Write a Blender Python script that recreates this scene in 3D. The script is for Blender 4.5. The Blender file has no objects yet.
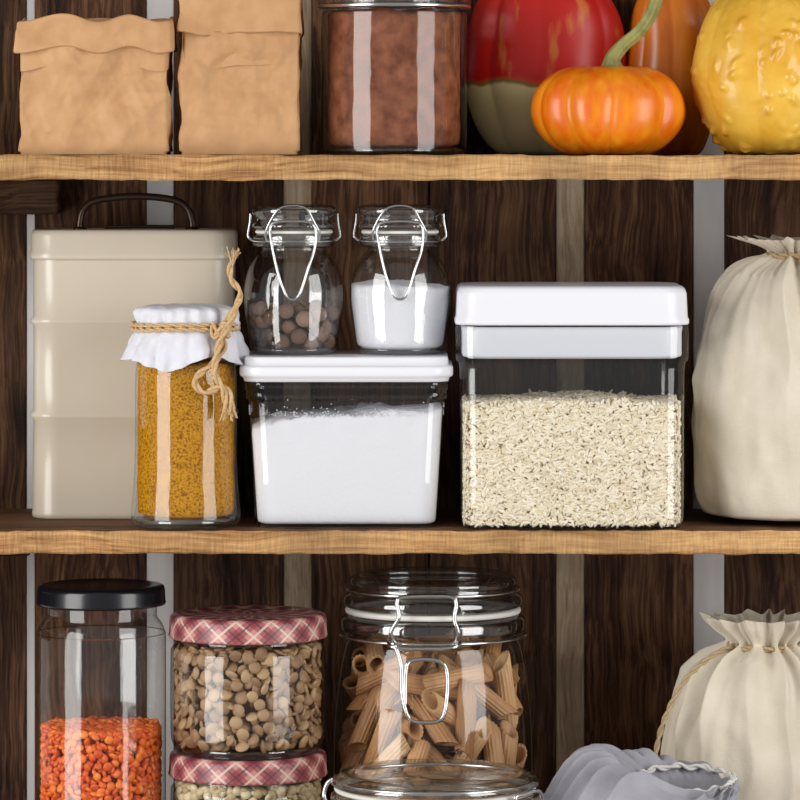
import bpy, math, random
import numpy as np
from mathutils import Vector, noise, Matrix, Euler
random.seed(7); np.random.seed(7)
S=0.0006; D=4200.0; HZ=150.0; ZO=1.0
sc=bpy.context.scene
sc.view_settings.view_transform='Standard'
def kf(d): return 1+d/D
LV={'top':5.0,'mid':381.0,'bot':755.0}
ZH=ZO+381*S
def lin(c):
    return tuple(((v/255)/12.92 if v/255<=0.04045 else ((v/255+0.055)/1.055)**2.4) for v in c)+(1.0,)
# ------------------------------------------------------------ materials
def newmat(name):
    m=bpy.data.materials.new(name); m.use_nodes=True
    nt=m.node_tree; b=nt.nodes['Principled BSDF']; return m,nt,b
def mat(name,c,rough=0.5,metal=0,c2=None,ns=300,lo=0.35,hi=0.65,bump=None,sheen=0,sss=0,coat=0,island=None,spec=None,detail=4,stretch=None):
    m,nt,b=newmat(name)
    b.inputs['Base Color'].default_value=lin(c); b.inputs['Roughness'].default_value=rough; b.inputs['Metallic'].default_value=metal
    if spec is not None: b.inputs['Specular IOR Level'].default_value=spec
    b.inputs['Sheen Weight'].default_value=sheen
    if coat: b.inputs['Coat Weight'].default_value=coat; b.inputs['Coat Roughness'].default_value=0.12
    if sss:
        b.inputs['Subsurface Weight'].default_value=sss; b.inputs['Subsurface Scale'].default_value=0.003
    tc=nt.nodes.new('ShaderNodeTexCoord'); src=tc.outputs['Object']
    if stretch:
        mp=nt.nodes.new('ShaderNodeMapping'); mp.inputs['Scale'].default_value=stretch; nt.links.new(src,mp.inputs['Vector']); src=mp.outputs['Vector']
    if c2 is not None:
        n=nt.nodes.new('ShaderNodeTexNoise'); n.inputs['Scale'].default_value=ns; n.inputs['Detail'].default_value=detail
        nt.links.new(src,n.inputs['Vector'])
        r=nt.nodes.new('ShaderNodeValToRGB'); r.color_ramp.elements[0].position=lo; r.color_ramp.elements[1].position=hi
        r.color_ramp.elements[0].color=lin(c); r.color_ramp.elements[1].color=lin(c2)
        nt.links.new(n.outputs['Fac'],r.inputs['Fac']); nt.links.new(r.outputs['Color'],b.inputs['Base Color'])
    if island:
        g=nt.nodes.new('ShaderNodeNewGeometry')
        r=nt.nodes.new('ShaderNodeValToRGB'); els=r.color_ramp.elements
        for i,cc in enumerate(island):
            p=i/(len(island)-1)
            if i==0: e=els[0]
            elif i==len(island)-1: e=els[-1]
            else: e=els.new(p)
            e.position=p; e.color=lin(cc)
        nt.links.new(g.outputs['Random Per Island'],r.inputs['Fac']); nt.links.new(r.outputs['Color'],b.inputs['Base Color'])
    if bump:
        prev=None
        for (s,st,ds) in bump:
            n=nt.nodes.new('ShaderNodeTexNoise'); n.inputs['Scale'].default_value=s; n.inputs['Detail'].default_value=3
            nt.links.new(src,n.inputs['Vector'])
            bp=nt.nodes.new('ShaderNodeBump'); bp.inputs['Strength'].default_value=st; bp.inputs['Distance'].default_value=ds
            nt.links.new(n.outputs['Fac'],bp.inputs['Height'])
            if prev: nt.links.new(prev.outputs['Normal'],bp.inputs['Normal'])
            prev=bp
        nt.links.new(prev.outputs['Normal'],b.inputs['Normal'])
    return m
def wood(name,axis,cols,rough=0.7,seed=0,knots=True,fine=1.0,bs=0.5,saw=False,pos=(0.40,0.52,0.64)):
    m,nt,b=newmat(name); L=nt.links.new
    b.inputs['Roughness'].default_value=rough; b.inputs['Specular IOR Level'].default_value=0.2
    tc=nt.nodes.new('ShaderNodeTexCoord')
    g=nt.nodes.new('ShaderNodeNewGeometry')
    off=nt.nodes.new('ShaderNodeVectorMath'); off.operation='SCALE'; off.inputs[0].default_value=(3.1,2.3,5.7)
    L(g.outputs['Random Per Island'],off.inputs['Scale'])
    add=nt.nodes.new('ShaderNodeVectorMath'); add.operation='ADD'; L(tc.outputs['Object'],add.inputs[0]); L(off.outputs[0],add.inputs[1])
    n0=nt.nodes.new('ShaderNodeTexNoise'); n0.inputs['Scale'].default_value=9+seed; L(add.outputs[0],n0.inputs['Vector'])
    sub=nt.nodes.new('ShaderNodeVectorMath'); sub.operation='MULTIPLY_ADD'; L(n0.outputs['Color'],sub.inputs[0]); sub.inputs[1].default_value=(0.018,0.018,0.018); L(add.outputs[0],sub.inputs[2])
    def stretched(sx,sl,det):
        mp=nt.nodes.new('ShaderNodeMapping'); v=[sx,sx,sx]; v[axis]=sl
        mp.inputs['Scale'].default_value=v; L(sub.outputs[0],mp.inputs['Vector'])
        n=nt.nodes.new('ShaderNodeTexNoise'); n.inputs['Scale'].default_value=1; n.inputs['Detail'].default_value=det; n.inputs['Roughness'].default_value=0.65
        L(mp.outputs[0],n.inputs['Vector']); return n
    a=stretched(90*fine,4,6); c=stretched(450*fine,10,5); e=stretched(35,3,2)
    mx=nt.nodes.new('ShaderNodeMath'); mx.operation='MULTIPLY_ADD'; L(c.outputs['Fac'],mx.inputs[0]); mx.inputs[1].default_value=0.5
    m2=nt.nodes.new('ShaderNodeMath'); m2.operation='MULTIPLY'; L(a.outputs['Fac'],m2.inputs[0]); m2.inputs[1].default_value=0.3
    m3=nt.nodes.new('ShaderNodeMath'); m3.operation='MULTIPLY_ADD'; L(e.outputs['Fac'],m3.inputs[0]); m3.inputs[1].default_value=0.3; L(m2.outputs[0],m3.inputs[2])
    L(m3.outputs[0],mx.inputs[2])
    r=nt.nodes.new('ShaderNodeValToRGB'); els=r.color_ramp.elements
    els[0].position=pos[0]; els[0].color=lin(cols[0]); els[1].position=pos[2]; els[1].color=lin(cols[2])
    q=els.new(pos[1]); q.color=lin(cols[1])
    L(mx.outputs[0],r.inputs['Fac'])
    last=r.outputs['Color']; hgt=mx.outputs[0]
    tv=nt.nodes.new('ShaderNodeMapRange'); tv.inputs['To Min'].default_value=0.78; tv.inputs['To Max'].default_value=1.2; L(g.outputs['Random Per Island'],tv.inputs['Value'])
    bn=nt.nodes.new('ShaderNodeTexNoise'); bn.inputs['Scale'].default_value=22; bn.inputs['Detail'].default_value=5; L(add.outputs[0],bn.inputs['Vector'])
    bm=nt.nodes.new('ShaderNodeMapRange'); bm.inputs['From Min'].default_value=0.35; bm.inputs['From Max'].default_value=0.65; bm.inputs['To Min'].default_value=0.75; bm.inputs['To Max'].default_value=1.12; L(bn.outputs['Fac'],bm.inputs['Value'])
    pm=nt.nodes.new('ShaderNodeMath'); pm.operation='MULTIPLY'; L(tv.outputs[0],pm.inputs[0]); L(bm.outputs[0],pm.inputs[1])
    def mulc(x,f):
        mm=nt.nodes.new('ShaderNodeMix'); mm.data_type='RGBA'; mm.blend_type='MULTIPLY'; mm.inputs[0].default_value=1.0
        L(x,mm.inputs[6]); L(f,mm.inputs[7]); return mm.outputs[2]
    last=mulc(last,pm.outputs[0])
    if knots:
        mp=nt.nodes.new('ShaderNodeMapping'); v=[16,16,16]; v[axis]=6; mp.inputs['Scale'].default_value=v; L(sub.outputs[0],mp.inputs['Vector'])
        vo=nt.nodes.new('ShaderNodeTexVoronoi'); L(mp.outputs[0],vo.inputs['Vector']); vo.inputs['Scale'].default_value=1.0
        kr=nt.nodes.new('ShaderNodeValToRGB'); kr.color_ramp.elements[0].position=0.07; kr.color_ramp.elements[0].color=(0.2,0.2,0.2,1); kr.color_ramp.elements[1].position=0.2; kr.color_ramp.elements[1].color=(1,1,1,1)
        L(vo.outputs['Distance'],kr.inputs['Fac']); last=mulc(last,kr.outputs['Color'])
    if saw:
        mp=nt.nodes.new('ShaderNodeMapping'); mp.inputs['Scale'].default_value=(700,60,60); mp.inputs['Rotation'].default_value=(0,0.35,0); L(tc.outputs['Object'],mp.inputs['Vector'])
        n=nt.nodes.new('ShaderNodeTexNoise'); n.inputs['Scale'].default_value=1; n.inputs['Detail'].default_value=3; L(mp.outputs[0],n.inputs['Vector'])
        mr=nt.nodes.new('ShaderNodeMapRange'); mr.inputs['From Min'].default_value=0.3; mr.inputs['From Max'].default_value=0.7; mr.inputs['To Min'].default_value=0.75; mr.inputs['To Max'].default_value=1.1
        L(n.outputs['Fac'],mr.inputs['Value']); last=mulc(last,mr.outputs[0])
        ad=nt.nodes.new('ShaderNodeMath'); ad.operation='ADD'; L(hgt,ad.inputs[0]); L(n.outputs['Fac'],ad.inputs[1]); hgt=ad.outputs[0]
    L(last,b.inputs['Base Color'])
    bp=nt.nodes.new('ShaderNodeBump'); bp.inputs['Strength'].default_value=bs; bp.inputs['Distance'].default_value=0.0015
    L(hgt,bp.inputs['Height']); L(bp.outputs['Normal'],b.inputs['Normal'])
    return m
def thin_glass(name,tint=(0.98,0.985,0.985),edge=(0.5,0.53,0.53),base=0.06,rough=0.06,epow=4.0,wav=0.0):
    m=bpy.data.materials.new(name); m.use_nodes=True; nt=m.node_tree; nt.nodes.clear(); L=nt.links.new
    out=nt.nodes.new('ShaderNodeOutputMaterial'); tr=nt.nodes.new('ShaderNodeBsdfTransparent'); gl=nt.nodes.new('ShaderNodeBsdfGlossy')
    gl.inputs['Roughness'].default_value=rough; gl.inputs['Color'].default_value=(1,1,1,1)
    lw=nt.nodes.new('ShaderNodeLayerWeight'); lw.inputs['Blend'].default_value=0.5
    def pw(e):
        p=nt.nodes.new('ShaderNodeMath'); p.operation='POWER'; L(lw.outputs['Facing'],p.inputs[0]); p.inputs[1].default_value=e; return p
    f=nt.nodes.new('ShaderNodeMath'); f.operation='MULTIPLY_ADD'; L(pw(5).outputs[0],f.inputs[0]); f.inputs[1].default_value=0.6; f.inputs[2].default_value=base
    cm=nt.nodes.new('ShaderNodeMix'); cm.data_type='RGBA'; L(pw(epow).outputs[0],cm.inputs[0]); cm.inputs[6].default_value=tint+(1,); cm.inputs[7].default_value=edge+(1,)
    L(cm.outputs[2],tr.inputs['Color'])
    mx=nt.nodes.new('ShaderNodeMixShader'); L(f.outputs[0],mx.inputs[0]); L(tr.outputs[0],mx.inputs[1]); L(gl.outputs[0],mx.inputs[2]); L(mx.outputs[0],out.inputs['Surface'])
    if wav:
        n=nt.nodes.new('ShaderNodeTexNoise'); n.inputs['Scale'].default_value=28
        tc=nt.nodes.new('ShaderNodeTexCoord'); L(tc.outputs['Object'],n.inputs['Vector'])
        bp=nt.nodes.new('ShaderNodeBump'); bp.inputs['Strength'].default_value=wav; bp.inputs['Distance'].default_value=0.002
        L(n.outputs['Fac'],bp.inputs['Height']); L(bp.outputs[0],gl.inputs['Normal'])
    return m
G=thin_glass('jar_glass',wav=0.35,base=0.055,rough=0.07)
GT=thin_glass('thick_rim_glass',edge=(0.4,0.43,0.43),base=0.13,epow=2.0,rough=0.03)
GP=thin_glass('clear_plastic',edge=(0.6,0.62,0.62),base=0.05,rough=0.06)
def solid_glass():
    m,nt,b=newmat('solid_glass'); b.inputs['Transmission Weight'].default_value=1.0; b.inputs['Roughness'].default_value=0.02; b.inputs['IOR'].default_value=1.45
    b.inputs['Base Color'].default_value=(0.97,0.99,0.99,1); return m
SG=solid_glass()
M_steel=mat('steel_wire',(215,215,215),0.2,1)
M_white=mat('white_plastic',(230,230,237),0.3,spec=0.5,sss=0.0)
# ------------------------------------------------------------ object helpers
class O:
    def __init__(s,name,px,d,level,kd=None):
        kd=d if kd is None else kd
        s.k=kf(kd); s.u=S*s.k
        lv=LV[level] if isinstance(level,str) else level
        s.lv=lv
        e=bpy.data.objects.new(name,None); e.empty_display_size=0.02
        e.location=((px-400)*s.k*S, d*S, ZH-lv*S); sc.collection.objects.link(e); s.e=e; s.px=px
    def z(s,py): return s.lv/s.k+HZ-py
    def mesh(s,name,verts,faces,m,smooth=True,uv=None,bevel=0,sub=0):
        me=bpy.data.meshes.new(name)
        V=(np.array(verts,dtype=float)*s.u)
        me.from_pydata(V.tolist(),[],faces if isinstance(faces,list) else faces.tolist())
        if m: me.materials.append(m)
        if uv is not None:
            l=me.uv_layers.new(name='UVMap')
            for i,lp in enumerate(me.loops): l.data[i].uv=uv[lp.vertex_index]
        me.update()
        if smooth: me.polygons.foreach_set('use_smooth',[True]*len(me.polygons))
        ob=bpy.data.objects.new(name,me); ob.parent=s.e; sc.collection.objects.link(ob)
        if bevel:
            b=ob.modifiers.new('b','BEVEL'); b.width=bevel*s.u; b.segments=3; b.limit_method='ANGLE'
        return ob
    def wire(s,name,pts,r,m,closed=False,n=8,smooth=True):
        P=[Vector(p) for p in pts]
        if smooth: P=catmull(P,n,closed)
        cu=bpy.data.curves.new(name,'CURVE'); cu.dimensions='3D'; cu.bevel_depth=r*s.u; cu.bevel_resolution=3; cu.use_fill_caps=True
        sp=cu.splines.new('POLY'); sp.points.add(len(P)-1)
        for i,p in enumerate(P): sp.points[i].co=(p.x*s.u,p.y*s.u,p.z*s.u,1)
        sp.use_cyclic_u=closed; sp.use_smooth=True
        cu.materials.append(m); ob=bpy.data.objects.new(name,cu); ob.parent=s.e; sc.collection.objects.link(ob); return ob
    def twine(s,name,pts,r,m,closed=False,turn=0.35):
        P=catmull([Vector(p) for p in pts],14,closed)
        for j in range(2):
            Q=[]; L=0
            for i,p in enumerate(P):
                t=(P[min(i+1,len(P)-1)]-P[max(i-1,0)]).normalized()
                a=t.cross(Vector((0.3,1,0.2))).normalized(); b=t.cross(a)
                if i: L+=(P[i]-P[i-1]).length
                an=L/r*turn*1.6+j*math.pi
                Q.append(p+(a*math.cos(an)+b*math.sin(an))*r*0.55)
            s.wire(name+'_strand',Q,r*0.62,m,closed,smooth=False)
def catmull(P,n=8,closed=False):
    out=[]; N=len(P); rng=range(N if closed else N-1)
    for i in rng:
        if closed: a,b,c,d=P[(i-1)%N],P[i],P[(i+1)%N],P[(i+2)%N]
        else: a,b,c,d=P[max(i-1,0)],P[i],P[i+1],P[min(i+2,N-1)]
        for j in range(n):
            t=j/n
            out.append(0.5*((2*b)+(c-a)*t+(2*a-5*b+4*c-d)*t*t+(3*b-a-3*c+d)*t**3))
    if not closed: out.append(P[-1].copy())
    return out
def sm(prof,n=6):
    return [(max(0,p.x),p.y) for p in catmull([Vector((r,z,0)) for r,z in prof],n)]
def loft(rings,cap0=False,cap1=False):
    n=len(rings[0]); V=[p for r in rings for p in r]; F=[]
    for i in range(len(rings)-1):
        for j in range(n):
            a=i*n+j; b=i*n+(j+1)%n; F.append((a,b,b+n,a+n))
    if cap0: F.append(tuple(range(n-1,-1,-1)))
    if cap1: F.append(tuple(range((len(rings)-1)*n,len(rings)*n)))
    return V,F
def revolve(prof,seg=72,fn=None,uvs=False):
    V=[];F=[];UV=[]; n=seg+1 if uvs else seg; L=0
    for i,(r,z) in enumerate(prof):
        if i: L+=math.hypot(r-prof[i-1][0],z-prof[i-1][1])
        for j in range(n):
            t=math.pi/2+2*math.pi*j/seg
            rr,zz=(r,z) if fn is None else fn(r,z,t)
            V.append((max(rr,0.01)*math.cos(t),max(rr,0.01)*math.sin(t),zz)); UV.append((j/seg,L))
    for i in range(len(prof)-1):
        for j in range(seg):
            a=i*n+j; b=i*n+((j+1) if uvs else (j+1)%seg); F.append((a,b,b+n,a+n))
    return (V,F,UV) if uvs else (V,F)
def rrect(w,d,r,z,N=64,nrm=False):
    w2,d2=w/2,d/2; r=min(r,w2-0.01,d2-0.01)
    sx=w-2*r; sy=d-2*r; q=math.pi*r/2
    tot=2*sx+2*sy+4*q; P=[];Nn=[]
    for i in range(N):
        s=(i+0.5)/N*tot
        for (kind,l,a) in [('s',sx,0),('c',q,0),('s',sy,1),('c',q,1),('s',sx,2),('c',q,2),('s',sy,3),('c',q,3)]:
            if s<=l: break
            s-=l
        lx,ly=[(-w2+r,-d2),(w2,-d2+r),(w2-r,d2),(-w2,d2-r)][a]
        dx,dy=[(1,0),(0,1),(-1,0),(0,-1)][a]; nx,ny=[(0,-1),(1,0),(0,1),(-1,0)][a]
        if kind=='s': x,y=lx+dx*s,ly+dy*s; n_=(nx,ny)
        else:
            ll=[sx,sy,sx,sy][a]; ex,ey=lx+dx*ll,ly+dy*ll; cx,cy=ex-nx*r,ey-ny*r
            th=s/q*math.pi/2; n_=(nx*math.cos(th)+dx*math.sin(th),ny*math.cos(th)+dy*math.sin(th)); x,y=cx+n_[0]*r,cy+n_[1]*r
        P.append((x,y,z)); Nn.append(n_)
    return (P,Nn) if nrm else P
def rbox(secs,N=96,cap0=True,cap1=True):
    return loft([rrect(w,d,r,z,N) for (w,d,r,z) in secs],cap0,cap1)
def ico(level=0):
    t=(1+5**.5)/2
    V=[(-1,t,0),(1,t,0),(-1,-t,0),(1,-t,0),(0,-1,t),(0,1,t),(0,-1,-t),(0,1,-t),(t,0,-1),(t,0,1),(-t,0,-1),(-t,0,1)]
    F=[(0,11,5),(0,5,1),(0,1,7),(0,7,10),(0,10,11),(1,5,9),(5,11,4),(11,10,2),(10,7,6),(7,1,8),(3,9,4),(3,4,2),(3,2,6),(3,6,8),(3,8,9),(4,9,5),(2,4,11),(6,2,10),(8,6,7),(9,8,1)]
    V=[Vector(v).normalized() for v in V]
    for _ in range(level):
        c={};NF=[]
        def mid(a,b):
            k=(min(a,b),max(a,b))
            if k not in c: V.append(((V[a]+V[b])/2).normalized()); c[k]=len(V)-1
            return c[k]
        for a,b,d in F:
            x,y,z=mid(a,b),mid(b,d),mid(d,a); NF+=[(a,x,z),(b,y,x),(d,z,y),(x,y,z)]
        F=NF
    return np.array([tuple(v) for v in V]),np.array(F)
def scatter(base,faces,T):
    n=len(base); V=np.concatenate([base@R.T+p for R,p in T]); 
    if isinstance(faces,np.ndarray): F=np.concatenate([faces+i*n for i in range(len(T))])
    else: F=[tuple(v+i*n for v in f) for i in range(len(T)) for f in faces]
    return V,F
def rrot(): return np.array(Euler((random.uniform(0,6.28),random.uniform(0,6.28),random.uniform(0,6.28))).to_matrix())
def nz(x,y,z,f=1.0): return noise.noise(Vector((x*f,y*f,z*f)))

# ------------------------------------------------------------ structure
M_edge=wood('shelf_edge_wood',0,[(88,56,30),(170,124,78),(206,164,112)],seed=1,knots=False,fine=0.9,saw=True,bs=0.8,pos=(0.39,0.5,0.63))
M_top_shade=wood('shelf_top_wood_shaded',0,[(46,29,18),(86,58,38),(124,90,62)],seed=2,knots=False)  # shade on the boards painted in as wood darker than the front edge
M_back=wood('dark_stained_plank',2,[(20,10,6),(70,42,27),(128,92,64)],seed=3,fine=0.9,bs=1.0,pos=(0.43,0.53,0.68))
M_bat=wood('pale_batten',2,[(130,105,82),(172,148,122),(194,176,152)],seed=4,knots=False)
M_wall=mat('white_wall',(228,228,230),0.8,c2=(205,205,208),ns=20,bump=[(60,0.3,0.001)])
M_gap_wall=mat('gap_wall_white',(222,218,216),0.7,c2=(196,192,190),ns=40,bump=[(80,0.4,0.001)],stretch=(1,1,0.2))  # white of the strips that stand in for wall between planks
W=O('shelf_unit',400,0,'mid')
def board(name,x0,x1,y0,y1,z0,z1,m,m2=None,rag=0.8,nx=160):
    cs=[]
    r=1.5
    for (y,z) in [(y0,z0+r),(y0,(z0+z1)/2),(y0,z1-r),(y0+r,z1),((y0+y1)/2,z1),(y1,z1),(y1,z0),((y0+y1)/2,z0),(y0+r,z0)]: cs.append((y,z))
    rings=[]
    for i in range(nx+1):
        x=x0+(x1-x0)*i/nx
        rings.append([(x,y+rag*nz(x,y,z,0.05)*(1.6 if y<y0+3 else 0),z+rag*(1.8*nz(x+50,y*0.1,z,0.03)+0.9*nz(x,3,z,0.15))*(1 if (y<y0+3) else 0)) for y,z in cs])
    V,F=loft(rings,True,True)
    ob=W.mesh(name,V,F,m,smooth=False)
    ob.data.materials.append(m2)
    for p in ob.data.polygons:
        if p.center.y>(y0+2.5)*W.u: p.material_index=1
    return ob
zt=381-5.0; zb=381-755.0
board('shelf_board_upper',-170,970,0,262,zt-25,zt,M_edge,M_top_shade)
board('shelf_board_middle',-170,970,0,262,-23,0,M_edge,M_top_shade)
board('shelf_board_bottom',-170,970,-240,262,zb-25,zb,M_edge,M_top_shade)
board('shelf_board_roof',-170,970,0,262,zt+349,zt+374,M_edge,M_top_shade)
for o_ in W.e.children: o_.location.x=-400*S
kb=kf(262)
def bx(px): return (px-400)*kb
def addbox(V,F,x0,x1,y0,y1,z0,z1):
    b=len(V); V+= [(x0,y0,z0),(x1,y0,z0),(x1,y1,z0),(x0,y1,z0),(x0,y0,z1),(x1,y0,z1),(x1,y1,z1),(x0,y1,z1)]
    F+= [(b,b+3,b+2,b+1),(b+4,b+5,b+6,b+7),(b,b+1,b+5,b+4),(b+1,b+2,b+6,b+5),(b+2,b+3,b+7,b+6),(b+3,b,b+4,b+7)]
PV=[];PF=[]
for i,(a,b) in enumerate([(-150,-62),(-60,26),(35,146),(174,283),(312,428),(430,556),(585,693),(725,838),(866,960)]):
    addbox(PV,PF,bx(a),bx(b),262,275+ (i%3),zb-25,zt+380)
W.mesh('back_planks',PV,PF,M_back,smooth=False,bevel=1.2)
PV=[];PF=[]
for a,b in [(283.6,311.4),(556.6,584.4)]: addbox(PV,PF,bx(a),bx(b),265,274,zb-25,zt+380)
W.mesh('back_battens',PV,PF,M_bat,smooth=False)
PV=[];PF=[]
for a,b in [(26.6,34.4),(146.6,173.4),(693.6,724.4),(838.6,865)]: addbox(PV,PF,bx(a),bx(b),264,274,zb-25,zt+380)
W.mesh('added_gap_wall_strips',PV,PF,M_gap_wall,smooth=False)  # strips added in the gaps, replacing the wall behind that falls in shadow
PV=[];PF=[]
for x0 in (-590,575):
    for zz in (zb,0,zt):
        addbox(PV,PF,x0,x0+14,-2,262,zz+3,zz+75); 
        addbox(PV,PF,x0,x0+14,-2,262,zz+255,zz+345)
    addbox(PV,PF,x0+ (14 if x0<0 else -22),x0+(36 if x0<0 else 0),225,261.5,zb+1,zb+348)
W.mesh('end_slats',PV,PF,M_back,smooth=False,bevel=1.5)
PV=[];PF=[]
for zz,xr,hh in ((zt-25,62,38),(-23,34,24)):
    addbox(PV,PF,-560,bx(xr),222,261.5,zz-hh,zz-0.5)
W.mesh('corner_rails',PV,PF,wood('rail_wood',0,[(24,14,8),(66,42,28),(100,72,50)],seed=5,knots=False),smooth=False,bevel=5)
me=bpy.data.meshes.new('wall_back'); 
me.from_pydata([(-1.5,0.180,0.2),(1.5,0.180,0.2),(1.5,0.180,2.2),(-1.5,0.180,2.2),(-1.5,0.25,0.2),(1.5,0.25,0.2),(1.5,0.25,2.2),(-1.5,0.25,2.2)],[],[(0,1,2,3),(5,4,7,6),(0,4,5,1),(3,2,6,7),(0,3,7,4),(1,5,6,2)])
me.materials.append(M_wall); sc.collection.objects.link(bpy.data.objects.new('wall_back',me))

# ------------------------------------------------------------ paper bags
M_kraft=mat('kraft_paper',(184,139,97),0.62,c2=(196,152,108),ns=60,bump=[(300,0.3,0.0005)],spec=0.3)
def facet(x,y,z,f,o=0):
    w=Vector((nz(x,y,z,0.02),nz(y,z,x+40,0.02),nz(z,x,y+80,0.02)))*0.9
    return noise.voronoi(Vector((x*f+o,y*f,z*f*0.8+o))+w)[0][0]
def tri(u): 
    u=u-math.floor(u); return abs(u-0.5)*4-1
def crumple_waves(seed,n=9):
    rs=random.Random(seed); Wv=[]
    for i in range(n):
        wl=rs.choice([22,30,42,60,85,110]); a=rs.uniform(0,math.pi); b_=rs.uniform(-0.8,0.8)
        Wv.append((math.cos(a)/wl,b_/wl,math.sin(a)/wl,rs.random(),wl*0.030,rs.uniform(0,50)))
    def f(x,y,z):
        s_=0
        for kx_,ky_,kz_,ph,am,o_ in Wv:
            gate=max(0,min(1,0.45+2.6*nz(x+o_*9,y+o_,z-o_*5,0.016)))
            s_+=am*gate*tri(kx_*x+ky_*y+kz_*z+ph+0.25*nz(x,y,z+o_,0.012))
        return s_
    return f
def paper_bag(px,d,w,dep,ytop,ycol,wcol,seed,lean=0):
    o=O('paper_bag',px,d,'top'); zt_=o.z(ytop); zc=o.z(ycol); N=460; rings=[]
    cw=crumple_waves(seed); cw2=crumple_waves(seed+50)
    def ring(w_,d_,r_,z,amp,zoff=0,zz=None,fn=cw):
        P,Nn=rrect(w_,d_,r_,z,N,True); R=[]
        for (x,y,_),(nx,ny) in zip(P,Nn):
            zk=z if zz is None else zz
            sd=0.6 if abs(nx)>0.5 else 1
            e=amp*sd*(fn(x,y,zk)+(facet(x,y,zk,0.075,seed)-0.45)*2.2+nz(x,y,zk+seed*30,0.012)*4)
            R.append((x+nx*e+lean*z,y+ny*e,z+zoff*nz(x,y,seed,0.03)))
        return R
    nb=90
    for i in range(nb+1):
        t=i/nb; z=zc*t+0.3
        wz_=w-4*math.sin(math.pi*t)*(0.5)+(0 if t>0.03 else -5)
        rings.append(ring(wz_,dep-6*math.sin(math.pi*t),3,z,min(1,t*5+0.12)))
    h=zt_-zc
    for (t,g) in ((0.0,5),(-0.04,8),(0.0,9.5),(0.05,9.5),(0.1,9.2),(0.16,9),(0.22,8.5),(0.28,8.3),(0.34,8),(0.4,8),(0.46,8),(0.52,8),(0.58,8),(0.64,8),(0.7,7.5),(0.76,7),(0.82,7),(0.88,6.5),(0.93,6),(0.97,4.5),(1.0,2),(0.98,-1),(0.9,-2),(0.6,-3),(0.2,-3),(-0.3,-3),(-0.6,-4)):
        rings.append(ring(wcol-9+g,dep+g,3.5,zc+h*t,0.7,zoff=6,zz=zc+h*t*(1 if g>0 else 0.9),fn=cw2))
    V,F=loft(rings,True,False)
    o.mesh('bag',V,F,M_kraft)
    return o
paper_bag(97,68,148,100,19,50,157,13)
paper_bag(241,68,119,88,-24,33,122,41)

# ------------------------------------------------------------ cocoa jar
o=O('cocoa_jar',394,82,'top')
o.mesh('glass_body',*revolve(sm([(0,3),(55,2),(66,0),(71,3),(73,10),(73,70),(73,136),(71,142),(66,147),(64,152),(64,160)],5)),G)
M_coc=mat('cocoa_powder',(106,58,38),0.95,c2=(156,98,70),ns=120,lo=0.35,hi=0.75,bump=[(160,0.8,0.002),(1100,0.9,0.0007)],spec=0.1,detail=9)
def powder(o,name,r,z0,z1,m,amp=4,seed=0,wall=1.2,seg=96):
    prof=[(0.01,z0),(r*0.85,z0),(r-1,z0+3)]+[(r,z0+3+(z1-z0-3)*i/24) for i in range(1,25)]+[(r*f,z1+1) for f in (0.9,0.75,0.5,0.25,0.01)]
    def fn(rr,z,t):
        x,y=rr*math.cos(t),rr*math.sin(t)
        w=wall*nz(x,y,z,0.06) if rr>r*0.8 else 0
        tt=max(0,(z-z1+12)/12)
        return rr+w, z+amp*tt*(nz(x,y,seed,0.035)*1.5+0.5*nz(x,y,seed+3,0.12))
    o.mesh(name,*revolve(prof,seg,fn),m)
powder(o,'cocoa',66,8,142,M_coc,3,1)
o.mesh('glass_base',*revolve([(0.01,0.5),(62,0.5),(68,3),(68,6),(60,7.5),(0.01,7.5)],72),GT)
o.mesh('lid',*revolve([(0.01,150),(75,150),(77,151.5),(77,156),(75,158),(70,160),(70,172),(66,176),(0.01,176)],72),GT)
o.mesh('neck_clamp_ring',*revolve([(74.5,146),(76.5,146),(77,148),(76.5,150),(74.5,150),(74.5,146)],72),M_steel)

# ------------------------------------------------------------ gourds
def gourd(name,px,d,R,RY,H,ribs,depth,m,dimple=0.12,warts=None,seg=144,nr=64,flat=0.0,phase=0,lv='top',rp=0.6):
    o=O(name,px,d,lv);rings=[]
    for i in range(nr+1):
        ph=-math.pi/2+math.pi*i/nr; ring=[]
        for j in range(seg):
            t=2*math.pi*j/seg
            c=abs(math.sin(ribs*t/2+phase+0.25*math.sin(3*t)))**rp if ribs else 1
            cr=max(0.0,math.cos(ph))
            rib=1-depth*(1-c)*cr**0.5
            r=(cr**(1-flat))*rib
            z=math.sin(ph)*0.5
            dm=dimple*math.exp(-(cr/0.28)**2)
            z=z-math.copysign(dm,z)*0.9
            z*= (1-0.5*depth*(1-c)*cr)
            x,y=R*r*math.cos(t),RY*r*math.sin(t); zz=(z+0.5-0.02)*H
            x+=2.5*nz(x,y,zz,0.02)
            if warts:
                v=noise.voronoi(Vector((x,y,zz))*warts[0]+Vector((nz(x,y,zz,0.03),0,nz(y,x,zz,0.03)))*0.6)[0]
                sel=0.35+0.65*max(0,min(1,0.5+2.2*nz(x,y,zz,0.025)))
                e=max(0,1-v[0]/0.46); e=e*e*(3-2*e)*sel
                g=warts[1]*e
                n_=Vector((math.cos(t)*cr,math.sin(t)*cr,math.sin(ph)))
                x+=n_.x*g;y+=n_.y*g;zz+=n_.z*g
            ring.append((x,y,zz))
        rings.append(ring)
    zmin=min(p[2] for r_ in rings for p in r_)
    rings=[[(p[0],p[1],p[2]-zmin) for p in r_] for r_ in rings]
    F_=loft(rings,True,True); o.mesh('flesh',*F_,m); return o
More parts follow.
